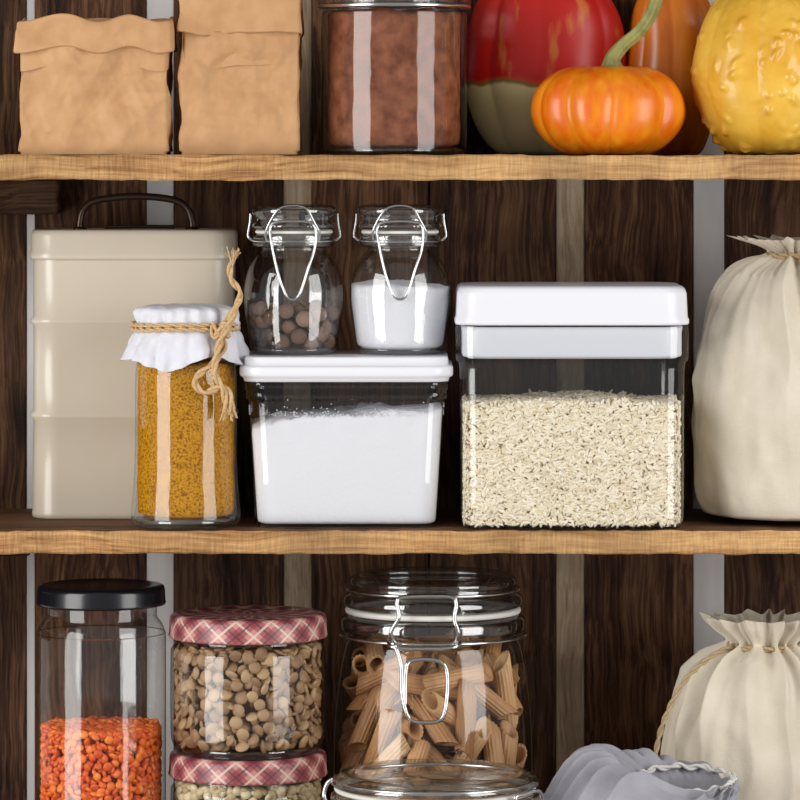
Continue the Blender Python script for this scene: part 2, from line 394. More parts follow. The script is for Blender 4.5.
def striped(name,c1,c2,n,rough=0.36,coat=0.25):
    m,nt,b=newmat(name); L=nt.links.new; b.inputs['Roughness'].default_value=rough; b.inputs['Coat Weight'].default_value=coat; b.inputs['Coat Roughness'].default_value=0.15
    tc=nt.nodes.new('ShaderNodeTexCoord'); mp=nt.nodes.new('ShaderNodeMapping'); mp.inputs['Scale'].default_value=(1,1,0.12); L(tc.outputs['Object'],mp.inputs['Vector'])
    nn=nt.nodes.new('ShaderNodeTexNoise'); nn.inputs['Scale'].default_value=n; nn.inputs['Detail'].default_value=5; L(mp.outputs[0],nn.inputs['Vector'])
    r=nt.nodes.new('ShaderNodeValToRGB'); r.color_ramp.elements[0].position=0.35; r.color_ramp.elements[1].position=0.68; r.color_ramp.elements[0].color=lin(c1); r.color_ramp.elements[1].color=lin(c2)
    L(nn.outputs['Fac'],r.inputs['Fac']); L(r.outputs['Color'],b.inputs['Base Color'])
    bp=nt.nodes.new('ShaderNodeBump'); bp.inputs['Strength'].default_value=0.2; bp.inputs['Distance'].default_value=0.001; L(nn.outputs['Fac'],bp.inputs['Height']); L(bp.outputs[0],b.inputs['Normal'])
    return m
M_pump=striped('pumpkin_skin',(226,104,4),(240,146,20),120)
M_or=striped('orange_squash_skin',(200,96,10),(228,132,30),100)
M_yel=mat('yellow_gourd_skin',(218,160,42),0.36,c2=(234,186,72),ns=40,bump=[(220,0.25,0.001)],coat=0.2)
M_stem=mat('dry_stem',(150,146,84),0.7,c2=(120,122,66),ns=120,bump=[(200,0.8,0.002)])
po=gourd('small_pumpkin',609,76,79,68,99,9,0.11,M_pump,phase=0.5,flat=0.16)
st=[(3,0,86),(4,-2,97),(14,-4,110),(28,-6,122),(40,-8,138),(47,-6,156),(48,0,172)]
PS=catmull([Vector(p) for p in st],6);rings=[]
for i,p in enumerate(PS):
    t=(PS[min(i+1,len(PS)-1)]-PS[max(i-1,0)]).normalized(); a=Vector((0,1,0)); b=t.cross(a).normalized(); a=b.cross(t)
    f=i/(len(PS)-1); r=6.5+7*math.exp(-f*12)-0.8*f
    rings.append([tuple(p+(a*math.cos(q)+b*math.sin(q))*r*(1+0.14*math.cos(5*q+f*3))) for q in [2*math.pi*j/40 for j in range(40)]])
po.mesh('stem',*loft(rings,True,True),M_stem)
def turban_mat():
    m,nt,b=newmat('turban_squash_skin'); L=nt.links.new; b.inputs['Roughness'].default_value=0.35
    tc=nt.nodes.new('ShaderNodeTexCoord'); sep=nt.nodes.new('ShaderNodeSeparateXYZ'); L(tc.outputs['Object'],sep.inputs[0])
    n=nt.nodes.new('ShaderNodeTexNoise'); n.inputs['Scale'].default_value=45; L(tc.outputs['Object'],n.inputs['Vector'])
    ma=nt.nodes.new('ShaderNodeMath'); ma.operation='MULTIPLY_ADD'; L(n.outputs['Fac'],ma.inputs[0]); ma.inputs[1].default_value=0.012; L(sep.outputs['Z'],ma.inputs[2])
    mr=nt.nodes.new('ShaderNodeMapRange'); mr.inputs['From Min'].default_value=0.02; mr.inputs['From Max'].default_value=0.075; L(ma.outputs[0],mr.inputs['Value'])
    r=nt.nodes.new('ShaderNodeValToRGB'); e=r.color_ramp.elements
    e[0].position=0.0; e[0].color=lin((240,228,172)); e[1].position=1.0; e[1].color=lin((205,34,28))
    for p,c in ((0.40,(232,220,160)),(0.52,(242,226,170)),(0.56,(120,126,60)),(0.6,(214,70,34)),(0.64,(208,26,24))):
        q=e.new(p); q.color=lin(c)
    L(mr.outputs[0],r.inputs['Fac'])
    mp=nt.nodes.new('ShaderNodeMapping'); mp.inputs['Scale'].default_value=(1,1,0.3); L(tc.outputs['Object'],mp.inputs['Vector'])
    v=nt.nodes.new('ShaderNodeTexNoise'); v.inputs['Scale'].default_value=75; v.inputs['Detail'].default_value=3; L(mp.outputs[0],v.inputs['Vector'])
    cr=nt.nodes.new('ShaderNodeValToRGB'); cr.color_ramp.elements[0].position=0.58; cr.color_ramp.elements[1].position=0.68
    cr.color_ramp.elements[0].color=(0,0,0,1); cr.color_ramp.elements[1].color=(0.6,0.6,0.6,1); L(v.outputs['Fac'],cr.inputs['Fac'])
    mx=nt.nodes.new('ShaderNodeMix'); mx.data_type='RGBA'; L(cr.outputs['Color'],mx.inputs[0]); L(r.outputs['Color'],mx.inputs[6]); mx.inputs[7].default_value=lin((225,140,60))
    L(mx.outputs[2],b.inputs['Base Color']); return m
gourd('turban_squash',545,206,84,52,190,8,0.05,turban_mat(),flat=0.4,dimple=0.05,rp=0.8)
gourd('orange_squash',672,212,48,44,190,8,0.06,M_or,flat=0.3)
yo=gourd('warty_yellow_gourd',772,84,80,74,184,7,0.05,M_yel,warts=(0.058,4.0),seg=300,nr=180,flat=0.16,rp=0.9)
yo.wire('stem',[(0,0,172),(2,-2,190),(10,-3,204)],6,M_stem)

# ------------------------------------------------------------ cream tin
M_tin=mat('cream_enamel',(200,187,168),0.3,c2=(205,193,176),ns=12,coat=0.3,bump=[(14,0.12,0.002)])
o=O('storage_tin',131,180,'mid',kd=116)
H=o.z(257); W0,D0,r0=204,98,26
def rib(z): return [(W0-2,D0-2,r0,z-5),(W0+4,D0+4,r0,z-1.5),(W0+4,D0+4,r0,z+1.5),(W0-2,D0-2,r0,z+5)]
secs=[(W0-4,D0-4,r0,0),(W0,D0,r0,1.5),(W0+1,D0+1,r0,6),(W0,D0,r0,7)]+rib(o.z(417))+rib(o.z(322))+[(W0-2,D0-2,r0,H)]
o.mesh('body',*rbox(secs,120,True,False),M_tin)
LZ=o.z(230)
o.mesh('lid',*rbox([(W0+1,D0+1,r0,H-3),(W0+4,D0+4,r0,H-3),(W0+5,D0+5,r0,H-1),(W0+5,D0+5,r0,H+3),(W0+3,D0+3,r0,H+5),(W0+3,D0+3,r0,LZ-6),(W0+1,D0+1,r0,LZ-2),(W0-3,D0-3,r0,LZ),(W0-10,D0-10,r0-4,LZ-0.5),(W0-14,D0-14,r0-5,LZ-2)],120,True,True),M_tin)
M_dk=mat('dark_bronze_handle',(82,66,56),0.3,0.8)
o.wire('handle',[(-56,0,LZ-2),(-56,0,LZ+6),(-52,0,LZ+20),(-38,0,LZ+29),(0,0,LZ+33),(36,0,LZ+30),(52,0,LZ+22),(58,0,LZ+8),(58,0,LZ-2)],3.8,M_dk)
o.wire('handle_lower_ring',[(-30,-4,LZ+2),(0,-6,LZ+2.5),(40,-4,LZ+2)],2.0,M_dk)
for xx in (-56,58): o.mesh('handle_mount',*[a for a in revolve([(0.01,0),(7,0),(7,2),(5,4),(0.01,4)],24)],M_dk).location=(xx*o.u,0,LZ*o.u-0.001)

# ------------------------------------------------------------ curry jar
o=O('curry_powder_jar',186,57,'mid')
M_cur=mat('curry_powder',(206,146,26),0.95,c2=(138,82,8),ns=800,lo=0.45,hi=0.63,bump=[(900,1.0,0.0014),(120,0.4,0.002)],spec=0.1,detail=5)
o.mesh('glass_body',*revolve(sm([(0,4),(40,3),(46,0),(52,3),(55,10),(54,24),(51.5,60),(51,110),(51,140),(50,158),(48,168),(46,176),(46,200)],5)),G)
o.mesh('glass_base',*revolve([(0.01,0.5),(44,0.5),(50,5),(50,9),(40,10.5),(0.01,10.5)],64),GT)
powder(o,'curry_powder',48.5,11,o.z(362),M_cur,2,2)
M_paper=mat('white_paper_cover',(216,216,224),0.7,bump=[(90,0.7,0.002),(300,0.3,0.0006)])
zt_=o.z(306); zi=o.z(328)
prof=[(0.01,zt_),(20,zt_+0.6),(36,zt_+0.5),(44,zt_-1),(49,zt_-4),(50.5,zt_-9),(50.5,zi+4),(49,zi),(49.5,zi-3),(52,zi-8),(54,zi-15),(56,zi-22),(57.5,zi-29),(58.5,zi-35)]
cwp=crumple_waves(77,8)
def skirt(rr,z,t):
    f=max(0.0,(zi+2-z)/37)
    top_=max(0,min(1,(rr-30)/20))
    x,y=math.cos(t),math.sin(t)
    w=math.sin(8*t+1.6*math.sin(2*t+1)+0.7*math.sin(5*t))*4.5*f**0.8+ math.sin(19*t+2*math.sin(3*t))*2.0*f + 1.6*math.sin(19*t+math.sin(4*t))*top_*(1 if z>zi else 0.4)+3*nz(x*3,y*3,z*0.06)*f
    w+= -(facet(rr*x,rr*y,z,0.07,3)-.45)*3*top_ + 0.6*cwp(rr*x,rr*y,z)*top_
    cor=0.5+0.5*math.cos(3*(t-math.pi)-0.4)
    return rr+w+3.5*f*cor, z+f*(6-10*(1-cor)*0.9)+f*3*math.sin(5*t+1)+1.2*nz(rr*x,rr*y,0,0.1)
ob=o.mesh('paper_cover',*revolve(sm(prof,5),300,skirt),M_paper)
so=ob.modifiers.new('t','SOLIDIFY'); so.thickness=0.0003
M_tw=mat('jute_twine',(190,152,106),0.9,c2=(212,180,136),ns=900,bump=[(1500,0.6,0.0005)])
for dz in (0,4.5): o.twine('twine_wrap',[(53*math.cos(a),53*math.sin(a),zi+dz+0.6*math.sin(3*a)) for a in [2*math.pi*i/16 for i in range(17)]],2.1,M_tw)
kx,ky=36,-44
def zz(py): return o.z(py)
o.twine('twine_tail',[(kx-2,ky-3,zz(328)),(40,ky-6,zz(345)),(30,ky-10,zz(360)),(12,ky-14,zz(376)),(20,ky-15,zz(389)),(38,ky-13,zz(384)),(46,ky-11,zz(392)),(48,ky-10,zz(406))],3.2,M_tw)
o.twine('twine_tail',[(kx,ky-3,zz(326)),(48,ky-2,zz(310)),(56,ky,zz(292)),(47,ky-2,zz(278)),(46,ky-3,zz(266)),(49,ky-2,zz(257))],2.9,M_tw)
o.twine('twine_tail',[(kx+6,ky-3,zz(330)),(50,ky-6,zz(312)),(55,ky-6,zz(298)),(46,ky-8,zz(318)),(36,ky-12,zz(340)),(31,ky-15,zz(368)),(40,ky-13,zz(388)),(42,ky-11,zz(408))],3.1,M_tw)
o.twine('twine_knot',[(kx-8,ky-4,zz(322)),(kx,ky-9,zz(330)),(kx+8,ky-5,zz(334)),(kx+4,ky-10,zz(322)),(kx-4,ky-8,zz(334)),(kx-8,ky-4,zz(326))],3.0,M_tw)
for i in range(44):
    bx_,bz_=random.choice([(48,404),(42,406),(49,258)]); q=random.uniform(-8,8)
    sg=-1 if bz_<300 else 1
    o.wire('twine_fray',[(bx_,ky-10,zz(bz_-sg*6)),(bx_+q*0.5,ky-10+random.uniform(-3,3),zz(bz_+sg*3)),(bx_+q,ky-10+random.uniform(-4,4),zz(bz_+sg*random.uniform(5,13)))],0.55,M_tw,n=4)

# ------------------------------------------------------------ flour box
o=O('flour_container',346,86,'mid',kd=6)
dp=150
o.mesh('plastic_body',*rbox([(174,dp-40,16,2),(180,dp-34,20,0.3),(185,dp-30,22,4),(189,dp-22,22,60),(196,dp-14,22,126),(197,dp-13,22,129),(202,dp-9,22,130),(203,dp-8,22,135),(201,dp-9,22,138),(204,dp-6,22,139),(205,dp-6,22,147)],112,True,False),GP)
M_fl=mat('flour',(224,224,230),0.95,bump=[(300,0.5,0.0008)],spec=0.1)
rings=[]
for (w,d_,r,z) in [(170,dp-44,14,4),(178,dp-37,19,5.5)]+[(180+13*t,dp-35+13*t,20,8+ (114-8)*t) for t in [i/20 for i in range(21)]]+[(180,dp-38,18,115),(140,dp-70,14,116),(80,dp-110,8,115),(20,dp-140,2,115)]:
    P,Nn=rrect(w,d_,r,z,260,True); R=[]
    for (x,y,z_),(nx,ny) in zip(P,Nn):
        tt=max(0,(z_-90)/24); e=-3.5*max(0,nz(x,y,z_,0.05)+0.1)*tt
        R.append((x+nx*e,y+ny*e,z_+tt*(6*nz(x,y,2,0.022)+3*nz(x,y,7,0.1)+2.6*nz(x,y,8,0.35)+ 6*x/95-5*max(0,(-x-60)/35)**2-1)))
    rings.append(R)
o.mesh('flour',*loft(rings,True,True),M_fl)
T=[]; cb,cf=ico(0)
for i in range(330):
    h=113+abs(random.gauss(0,4.5)); side=random.random(); f=(h-8)/106; hw=(180+13*f)/2+1.2; hd=(dp-35+13*f)/2+1.2
    if side<0.6: p=(random.uniform(-hw+20,hw-20),-hd,h)
    elif side<0.8: p=(-hw,random.uniform(-hd+20,hd-20),h)
    else: p=(hw,random.uniform(-hd+20,hd-20),h)
    T.append((rrot()*random.uniform(0.3,0.8),np.array(p)))
o.mesh('flour_crumbs',*scatter(cb,cf,T),M_fl)
o.mesh('lid',*rbox([(196,dp-14,20,148),(206,dp-4,22,148),(207,dp-3,22,151),(209,dp-1,24,152),(213,dp+2,25,153),(215,dp+4,25,155),(215,dp+4,25,161),(213,dp+2,25,163.5),(208,dp-3,23,164),(206,dp-6,21,164.5),(205,dp-7,21,171),(203,dp-9,20,172.8),(190,dp-20,18,173)],112,True,True),M_white)
boxtop=173*o.k
LV['box']=381-boxtop

# ------------------------------------------------------------ clip jars
M_ring=mat('rubber_gasket',(225,222,215),0.5)
GS=thin_glass('spice_jar_glass',edge=(0.45,0.48,0.48),base=0.09,epow=3.0,rough=0.05,wav=0.4)
def clip_small(name,px,d):
    o=O(name,px,d,'box')
    o.mesh('glass_body',*revolve(sm([(0,4),(30,3),(37,0.3),(42,3),(44,10),(47,28),(50,50),(50,66),(46,84),(39,96),(33,102),(32,106),(37,108),(39,111),(39,118),(36,121),(32,122)],5)),GS)
    o.mesh('glass_base',*revolve(sm([(0.01,0.6),(34,0.6),(40,3),(41,6),(34,8),(0.01,8)],3),64),GT)
    o.mesh('neck_ring',*revolve(sm([(33,106),(39.5,107.5),(41,110),(40,113),(41,116),(39.5,119),(33,120)],4)),GT)
    o.mesh('gasket',*revolve([(31,120.5),(38,120.5),(39,122),(38,123.5),(31,123.5)]),M_ring)
    o.mesh('glass_lid',*revolve([(0.01,124),(38,124),(41,125.5),(42,128),(41,131),(38.5,132.5),(38,135),(39.5,138),(42,140),(42.5,143),(42,146),(39,148.5),(34,149),(30,147),(0.01,146.5)]),GT)
    o.mesh('lid_core',*revolve([(0.01,126),(30,126),(34,130),(34,142),(30,145),(0.01,145)]),SG)
    o.wire('wire_neck',[(41.5*math.cos(a),41.5*math.sin(a),113) for a in [2*math.pi*i/24 for i in range(24)]],1.1,M_steel,closed=True)
    o.wire('wire_over_lid',[(-26,-33,113),(-27,-38,122),(-22,-42,134),(-13,-44,146),(0,-43,149),(13,-44,146),(20,-42,134),(26,-38,122),(25,-33,113)],1.25,M_steel)
    o.wire('wire_latch',[(-22,-43,128),(-21,-47,112),(-15,-52,84),(-8,-54,64),(-3,-54,57),(3,-54,57),(8,-54,64),(15,-52,86),(22,-48,108),(22,-44,128),(12,-44,133),(-12,-44,133)],1.4,M_steel,closed=True)
    o.wire('wire_side',[(41,0,113),(46,0,118),(44,0,132),(43.5,0,140)],1.2,M_steel)
    o.wire('wire_side',[(-41,0,113),(-46,0,118),(-44,0,132),(-43.5,0,140)],1.2,M_steel)
    return o
o=clip_small('allspice_jar',294,82)
b0,f0=ico(2)
T=[];C=[]
def ballok(p,r):
    for q,s_ in C:
        if (p-q).length<(r+s_)*0.84: return False
    return True
for att in range(20000):
    r=random.uniform(7.0,8.8); z=random.uniform(4+r,44) ; wall=42+min(1,z/40)*5-0.8-r
    q=random.random()
    rad=wall*(1 if q<0.7 else math.sqrt(random.random())); a=random.uniform(0,6.283)
    p=Vector((rad*math.cos(a),rad*math.sin(a),z+ (3*math.sin(a*2))*(z/50)))
    if ballok(p,r): C.append((p,r)); T.append((rrot()*r*np.array([1,1,0.94]),np.array(p)))
M_all=mat('allspice_berry',(92,62,50),0.75,island=[(96,74,62),(124,98,84),(148,120,104)],bump=[(700,0.9,0.0012)],spec=0.25)
o.mesh('allspice_berries',*scatter(b0,f0,T),M_all)
o=clip_small('salt_jar',400,82)
M_salt=mat('salt',(228,228,234),0.9,bump=[(900,0.7,0.0008)],spec=0.2)
prof=[(0.01,6),(36,6),(42,9)]+[(43+min(1,i/14*1.2)*5.6,9+i*3.7) for i in range(1,17)]+[(40,70),(25,72),(10,73),(0.01,73)]
def fn(rr,z,t):
    tt=max(0,(z-58)/10); x,y=rr*math.cos(t),rr*math.sin(t)
    return rr,z+tt*(2.2*nz(x,y,3,0.06)+0.8*nz(x,y,5,0.3)-0.03*x)
o.mesh('salt',*revolve(prof,96,fn),M_salt)

# ------------------------------------------------------------ rice container
o=O('rice_container',573,88,'mid',kd=6)
dp=160
o.mesh('plastic_body',*rbox([(205,dp-18,18,3),(216,dp-10,22,0.3),(222,dp-5,23,4),(225,dp-2,23,12),(226,dp,23,160),(228,dp+2,24,167),(233,dp+5,25,169),(234,dp+6,26,173),(235,dp+7,26,200),(234,dp+6,26,204)],128,True,False),GP)
o.mesh('body_base',*rbox([(204,dp-20,18,0.8),(216,dp-10,20,1.4),(220,dp-7,21,4),(210,dp-16,18,5),(200,dp-26,16,5)],112,True,True),GP)
o.mesh('inner_seal',*rbox([(206,dp-22,20,171),(219,dp-8,22,173),(221,dp-7,22,175),(221,dp-7,22,196),(223,dp-5,23,203),(210,dp-14,20,203)],128,True,True),mat('seal_plastic',(212,213,220),0.35))
o.mesh('lid',*rbox([(226,dp-4,24,205),(234,dp+4,26,205),(235.5,dp+6,26,207),(235.5,dp+6,26,210),(233,dp+3,26,213),(231,dp+1,26,236),(228,dp-2,26,241),(222,dp-8,24,243.5),(205,dp-25,20,244)],128,True,True),M_white)
M_rice=mat('rice_grain',(226,214,190),0.4,island=[(220,205,174),(234,221,197),(245,236,218)])
M_ricec=mat('rice_mass',(210,192,162),0.9)
RW,RD,RH=217,dp-9,126
o.mesh('rice_mass',*rbox([(RW-14,RD-14,16,6),(RW-7,RD-7,18,10),(RW-7,RD-7,18,RH-2),(RW-12,RD-12,18,RH-1)],80),M_ricec)
b1,f1=ico(0); b1=b1*np.array([1.7,1.7,4.9])
T=[]
def ricerot(face):
    out=random.gauss(0,0.16); an=random.uniform(0,6.28)
    if face=='f': v=Vector((math.sin(an)*1.2,math.sin(out),math.cos(an)*0.75))
    elif face=='s': v=Vector((math.sin(out),math.sin(an)*1.2,math.cos(an)*0.75))
    else: v=Vector((math.sin(an),math.cos(an),math.sin(out)*0.9))
    return np.array(v.to_track_quat('Z','Y').to_matrix())*random.uniform(0.85,1.1)
def htop(x,y): return RH+2.5*nz(x,y,1,0.02)+2*nz(x,y,9,0.05)+3-abs(x)*0.03
for i in range(5600):
    x=random.uniform(-RW/2+8,RW/2-8); z=random.uniform(5,htop(x,-RD/2)); T.append((ricerot('f'),np.array([x,-RD/2+random.uniform(0,3),z])))
for i in range(1100):
    x=random.uniform(-RW/2+8,RW/2-8); z=random.uniform(5,htop(x,-RD/2)); T.append((ricerot('f'),np.array([x,RD/2-random.uniform(0,5),z])))
for sx in (-1,1):
    for i in range(2400):
        y=random.uniform(-RD/2+4,RD/2-4); z=random.uniform(5,htop(RW/2,y)); xx=RW/2-random.uniform(0,3)
        c=max(0,abs(y)-(RD/2-20)); xx-= (20-math.sqrt(max(0,400-c*c)))
        T.append((ricerot('s'),np.array([sx*xx,y,z])))
for i in range(3400):
    x=random.uniform(-RW/2+6,RW/2-6); y=random.uniform(-RD/2+4,RD/2-4); T.append((ricerot('t'),np.array([x,y,htop(x,y)-random.uniform(0,4)])))
o.mesh('rice_grains',*scatter(b1,f1,T),M_rice)

# ------------------------------------------------------------ cloth sacks
def weave(name,c1,c2):
    m=mat(name,c1,0.92,c2=c2,ns=50,sheen=0.08,spec=0.1)
    nt=m.node_tree; L=nt.links.new; b=nt.nodes['Principled BSDF']
    tc=nt.nodes.new('ShaderNodeTexCoord'); hs=[]
    for sc_ in ((260,260,1700),(1700,1700,260)):
        mp=nt.nodes.new('ShaderNodeMapping'); mp.inputs['Scale'].default_value=sc_; L(tc.outputs['Object'],mp.inputs['Vector'])
        n=nt.nodes.new('ShaderNodeTexNoise'); n.inputs['Scale'].default_value=1; n.inputs['Detail'].default_value=2; L(mp.outputs[0],n.inputs['Vector']); hs.append(n.outputs['Fac'])
    a=nt.nodes.new('ShaderNodeMath'); a.operation='ADD'; L(hs[0],a.inputs[0]); L(hs[1],a.inputs[1])
    bp=nt.nodes.new('ShaderNodeBump'); bp.inputs['Strength'].default_value=0.35; bp.inputs['Distance'].default_value=0.0005; L(a.outputs[0],bp.inputs['Height'])
    n3=nt.nodes.new('ShaderNodeTexNoise'); n3.inputs['Scale'].default_value=38; n3.inputs['Detail'].default_value=2; L(tc.outputs['Object'],n3.inputs['Vector'])
    b3=nt.nodes.new('ShaderNodeBump'); b3.inputs['Strength'].default_value=0.4; b3.inputs['Distance'].default_value=0.003; L(n3.outputs['Fac'],b3.inputs['Height']); L(bp.outputs[0],b3.inputs['Normal'])
    L(b3.outputs[0],b.inputs['Normal']); return m
M_cot=weave('cotton_cloth',(210,199,180),(218,208,191))
M_cotg=weave('grey_linen',(150,148,157),(166,164,172))
M_cord=mat('beige_cord',(180,158,124),0.9,c2=(162,140,104),ns=700)
def soft_w(x,y,z,seed):
    a=nz(x*0.010+seed,y*0.010,z*0.006)
    w=1-abs(nz(x*0.016+a*1.2,y*0.016,z*0.006+seed))*2.4
    w2=1-abs(nz((x+z*0.5)*0.02+seed*2,y*0.02,(z-x*0.3)*0.009))*2.4
    w=max(0,w); w2=max(0,w2)
    return w*w*(3-2*w)*4+w2*w2*(3-2*w2)*3
def sack(name,px,d,level,prof,m,ry=0.8,nf=17,seed=0,shift=None,N=400,fold=1.0,dent=6):
    o=O(name,px,d,level)
    P=catmull([Vector((o.z(py) if py is not None else 0,r,a)) for py,r,a in prof],14)
    rings=[]
    for i,p in enumerate(P):
        z,r,a=p.x,max(p.y,3),max(0,p.z)
        sx=0
        if shift: sx=np.interp(z,[o.z(q[0]) for q in shift][::-1],[q[1] for q in shift][::-1])
        ring=[]
        for j in range(N):
            t=2*math.pi*j/N
            ph=nf*t+2.6*math.sin(2*t+seed)+1.7*math.sin(5*t+seed*2)+1.6*nz(math.cos(t),math.sin(t),z*0.012+seed)
            sn=math.sqrt(math.sin(ph/2)**2+0.01)
            f=(1-sn)*1.6-0.6
            f2=math.sin(nf*2.3*t+seed+1.5*math.sin(3*t))
            x0,y0=math.cos(t),math.sin(t)
            amp=0.45+1.1*max(0,0.5+nz(x0*1.5,y0*1.5,seed+9))
            big=dent*(nz(x0*0.9+seed,y0*0.9,z*0.012)+0.4*nz(x0*2+seed,y0*2,z*0.015+5))*min(1,r/50)
            rg=(soft_w(r*x0,r*y0,z,seed)-3)*min(1,r/80)**2*fold
            rr=r+a*f*amp+a*0.25*f2*(1 if r<60 else 0.4)+big+rg
            ring.append((sx+rr*x0, rr*y0*ry, max(z,0.3)+ (a*0.25*f if a>5 else 0)))
        rings.append(ring)
    o.mesh('cloth',*loft(rings,True,False),m)
    return o
s1=sack('cotton_sack',802,112,'mid',[(515.0,0,0),(515.5,60,0),(514,90,0),(506,99,0),(485,105,0),(440,109,1),(395,108,2),(350,99,4),(315,87,6.5),(288,72,9),(270,56,10),(260,38,9),(256,26,6),(252,21,5),(247,28,8),(242,42,11),(238,52,12)],M_cot,ry=0.85,nf=13,seed=1.0,fold=0.75,shift=[(238,-10),(256,-8),(280,-8),(330,-4),(400,0),(530,0)])
zc=s1.z(254)
s1.twine('drawstring',[(-8+25*math.cos(a),20*math.sin(a),zc+2*math.sin(a)) for a in [2*math.pi*i/12 for i in range(13)]],2.8,M_cord)
s1.twine('drawstring_tail',[(-14,-22,zc),(-4,-34,zc-2),(10,-50,zc-16),(26,-80,zc-50),(24,-96,zc-100)],2.6,M_cord)
s2=sack('cotton_sack',762,120,'bot',[(880.0,0,0),(880.5,60,0),(879,95,0),(870,103,0),(830,107,1),(780,106,2),(730,99,4),(695,88,6),(670,74,8),(655,57,9),(647,40,8),(643,34,7),(637,39,8),(627,52,11),(617,60,12)],M_cot,ry=0.8,nf=13,seed=3.0,fold=0.8,shift=[(611,4),(640,4),(700,2),(800,0)])
zc=s2.z(644)
s2.twine('drawstring',[(4+37*math.cos(a),31*math.sin(a),zc+2*math.sin(a)) for a in [2*math.pi*i/12 for i in range(13)]],2.8,M_cord)
s2.twine('drawstring_tail',[(-30,-16,zc),(-54,-40,s2.z(652)),(-80,-58,s2.z(672)),(-99,-62,s2.z(705)),(-109,-60,s2.z(740)),(-113,-60,s2.z(790))],2.6,M_cord)
s3=O('linen_sack',640,-60,'bot'); z=s3.z
rings=[]; N=360
zr=z(788)
for v in [i/90 for i in range(91)]:
    ring=[]
    for j in range(N):
        t=2*math.pi*j/N; c_,s_=math.cos(t),math.sin(t)
        lf=max(0.0,0.5-0.5*math.cos(t+0.15*math.sin(2*t)))**1.4
        fold=math.sin(9*t+2.6*math.sin(2*t+0.5)+1.6*math.sin(3*t+1)+1.5*nz(c_,s_,v*3)); fold=max(0.0,1-math.sqrt(fold*fold+0.01))**1.3*1.9-0.7
        f2=math.sin(27*t+2*math.sin(4*t))
        tilt=7*s_
        if v<0.14:
            q=v/0.14; cx=46; r=40+6*q; h=zr-28+28*q+1.5*f2*q+tilt*q; amp=1.0*q
        elif v<0.6:
            q=(v-0.14)/0.46; cx=46*(1-q)-4*q; r=46+(52)*max(0.0,q)**0.9
            h=zr+7*math.sin(min(1,q*2.5)*math.pi)*0.8+ lf*38*max(0.0,math.sin(math.pi*min(1,q*1.1)))**1.2 -12*q*q*q+1.8*f2*math.exp(-((q-0.06)/0.08)**2)+tilt*(1-q)
            amp=1.5+5.5*math.sin(math.pi*q)
        else:
            q=(v-0.6)/0.4; cx=-4; r=98+4*math.sin(math.pi*q)-10*q**6; h=(zr-12)*(1-q)+0.5; amp=4*(1-q)
        ww=(soft_w(r*c_,r*s_,v*160,4.0)-2.5)
        rr=r+amp*fold*0.8+3*nz(c_*2,s_*2,v*5)
        hh=h+(amp*0.8*fold if v<0.6 else 0)+(ww*1.1+5*nz(c_*2.2+7,s_*2.2,v*4))*(math.sin(math.pi*min(1,max(0,(v-0.15)/0.5))) if v<0.65 else 0)
        ring.append((cx+rr*c_,rr*s_*0.85,max(hh,0.4)))
    rings.append(ring)
s3.mesh('cloth',*loft(rings,False,True),M_cotg)
V_,F_=revolve([(0.01,zr-10),(30,zr-11),(46,zr-15)],48)
s3.mesh('grain_fill',[(x+46,y*0.85,q+5*y/46) for x,y,q in V_],F_,mat('brown_grain',(120,84,56),0.9,bump=[(600,1,0.002)]))
s3.twine('hem_cord',[(46+(47+1.5*math.sin(9*i))*math.cos(a),0.85*(47+1.5*math.sin(9*i))*math.sin(a),zr+9+7*math.sin(a)+1.5*math.sin(i*1.9)) for i,a in enumerate([2*math.pi*i/40 for i in range(41)])],2.8,mat('white_cord',(214,210,206),0.9))

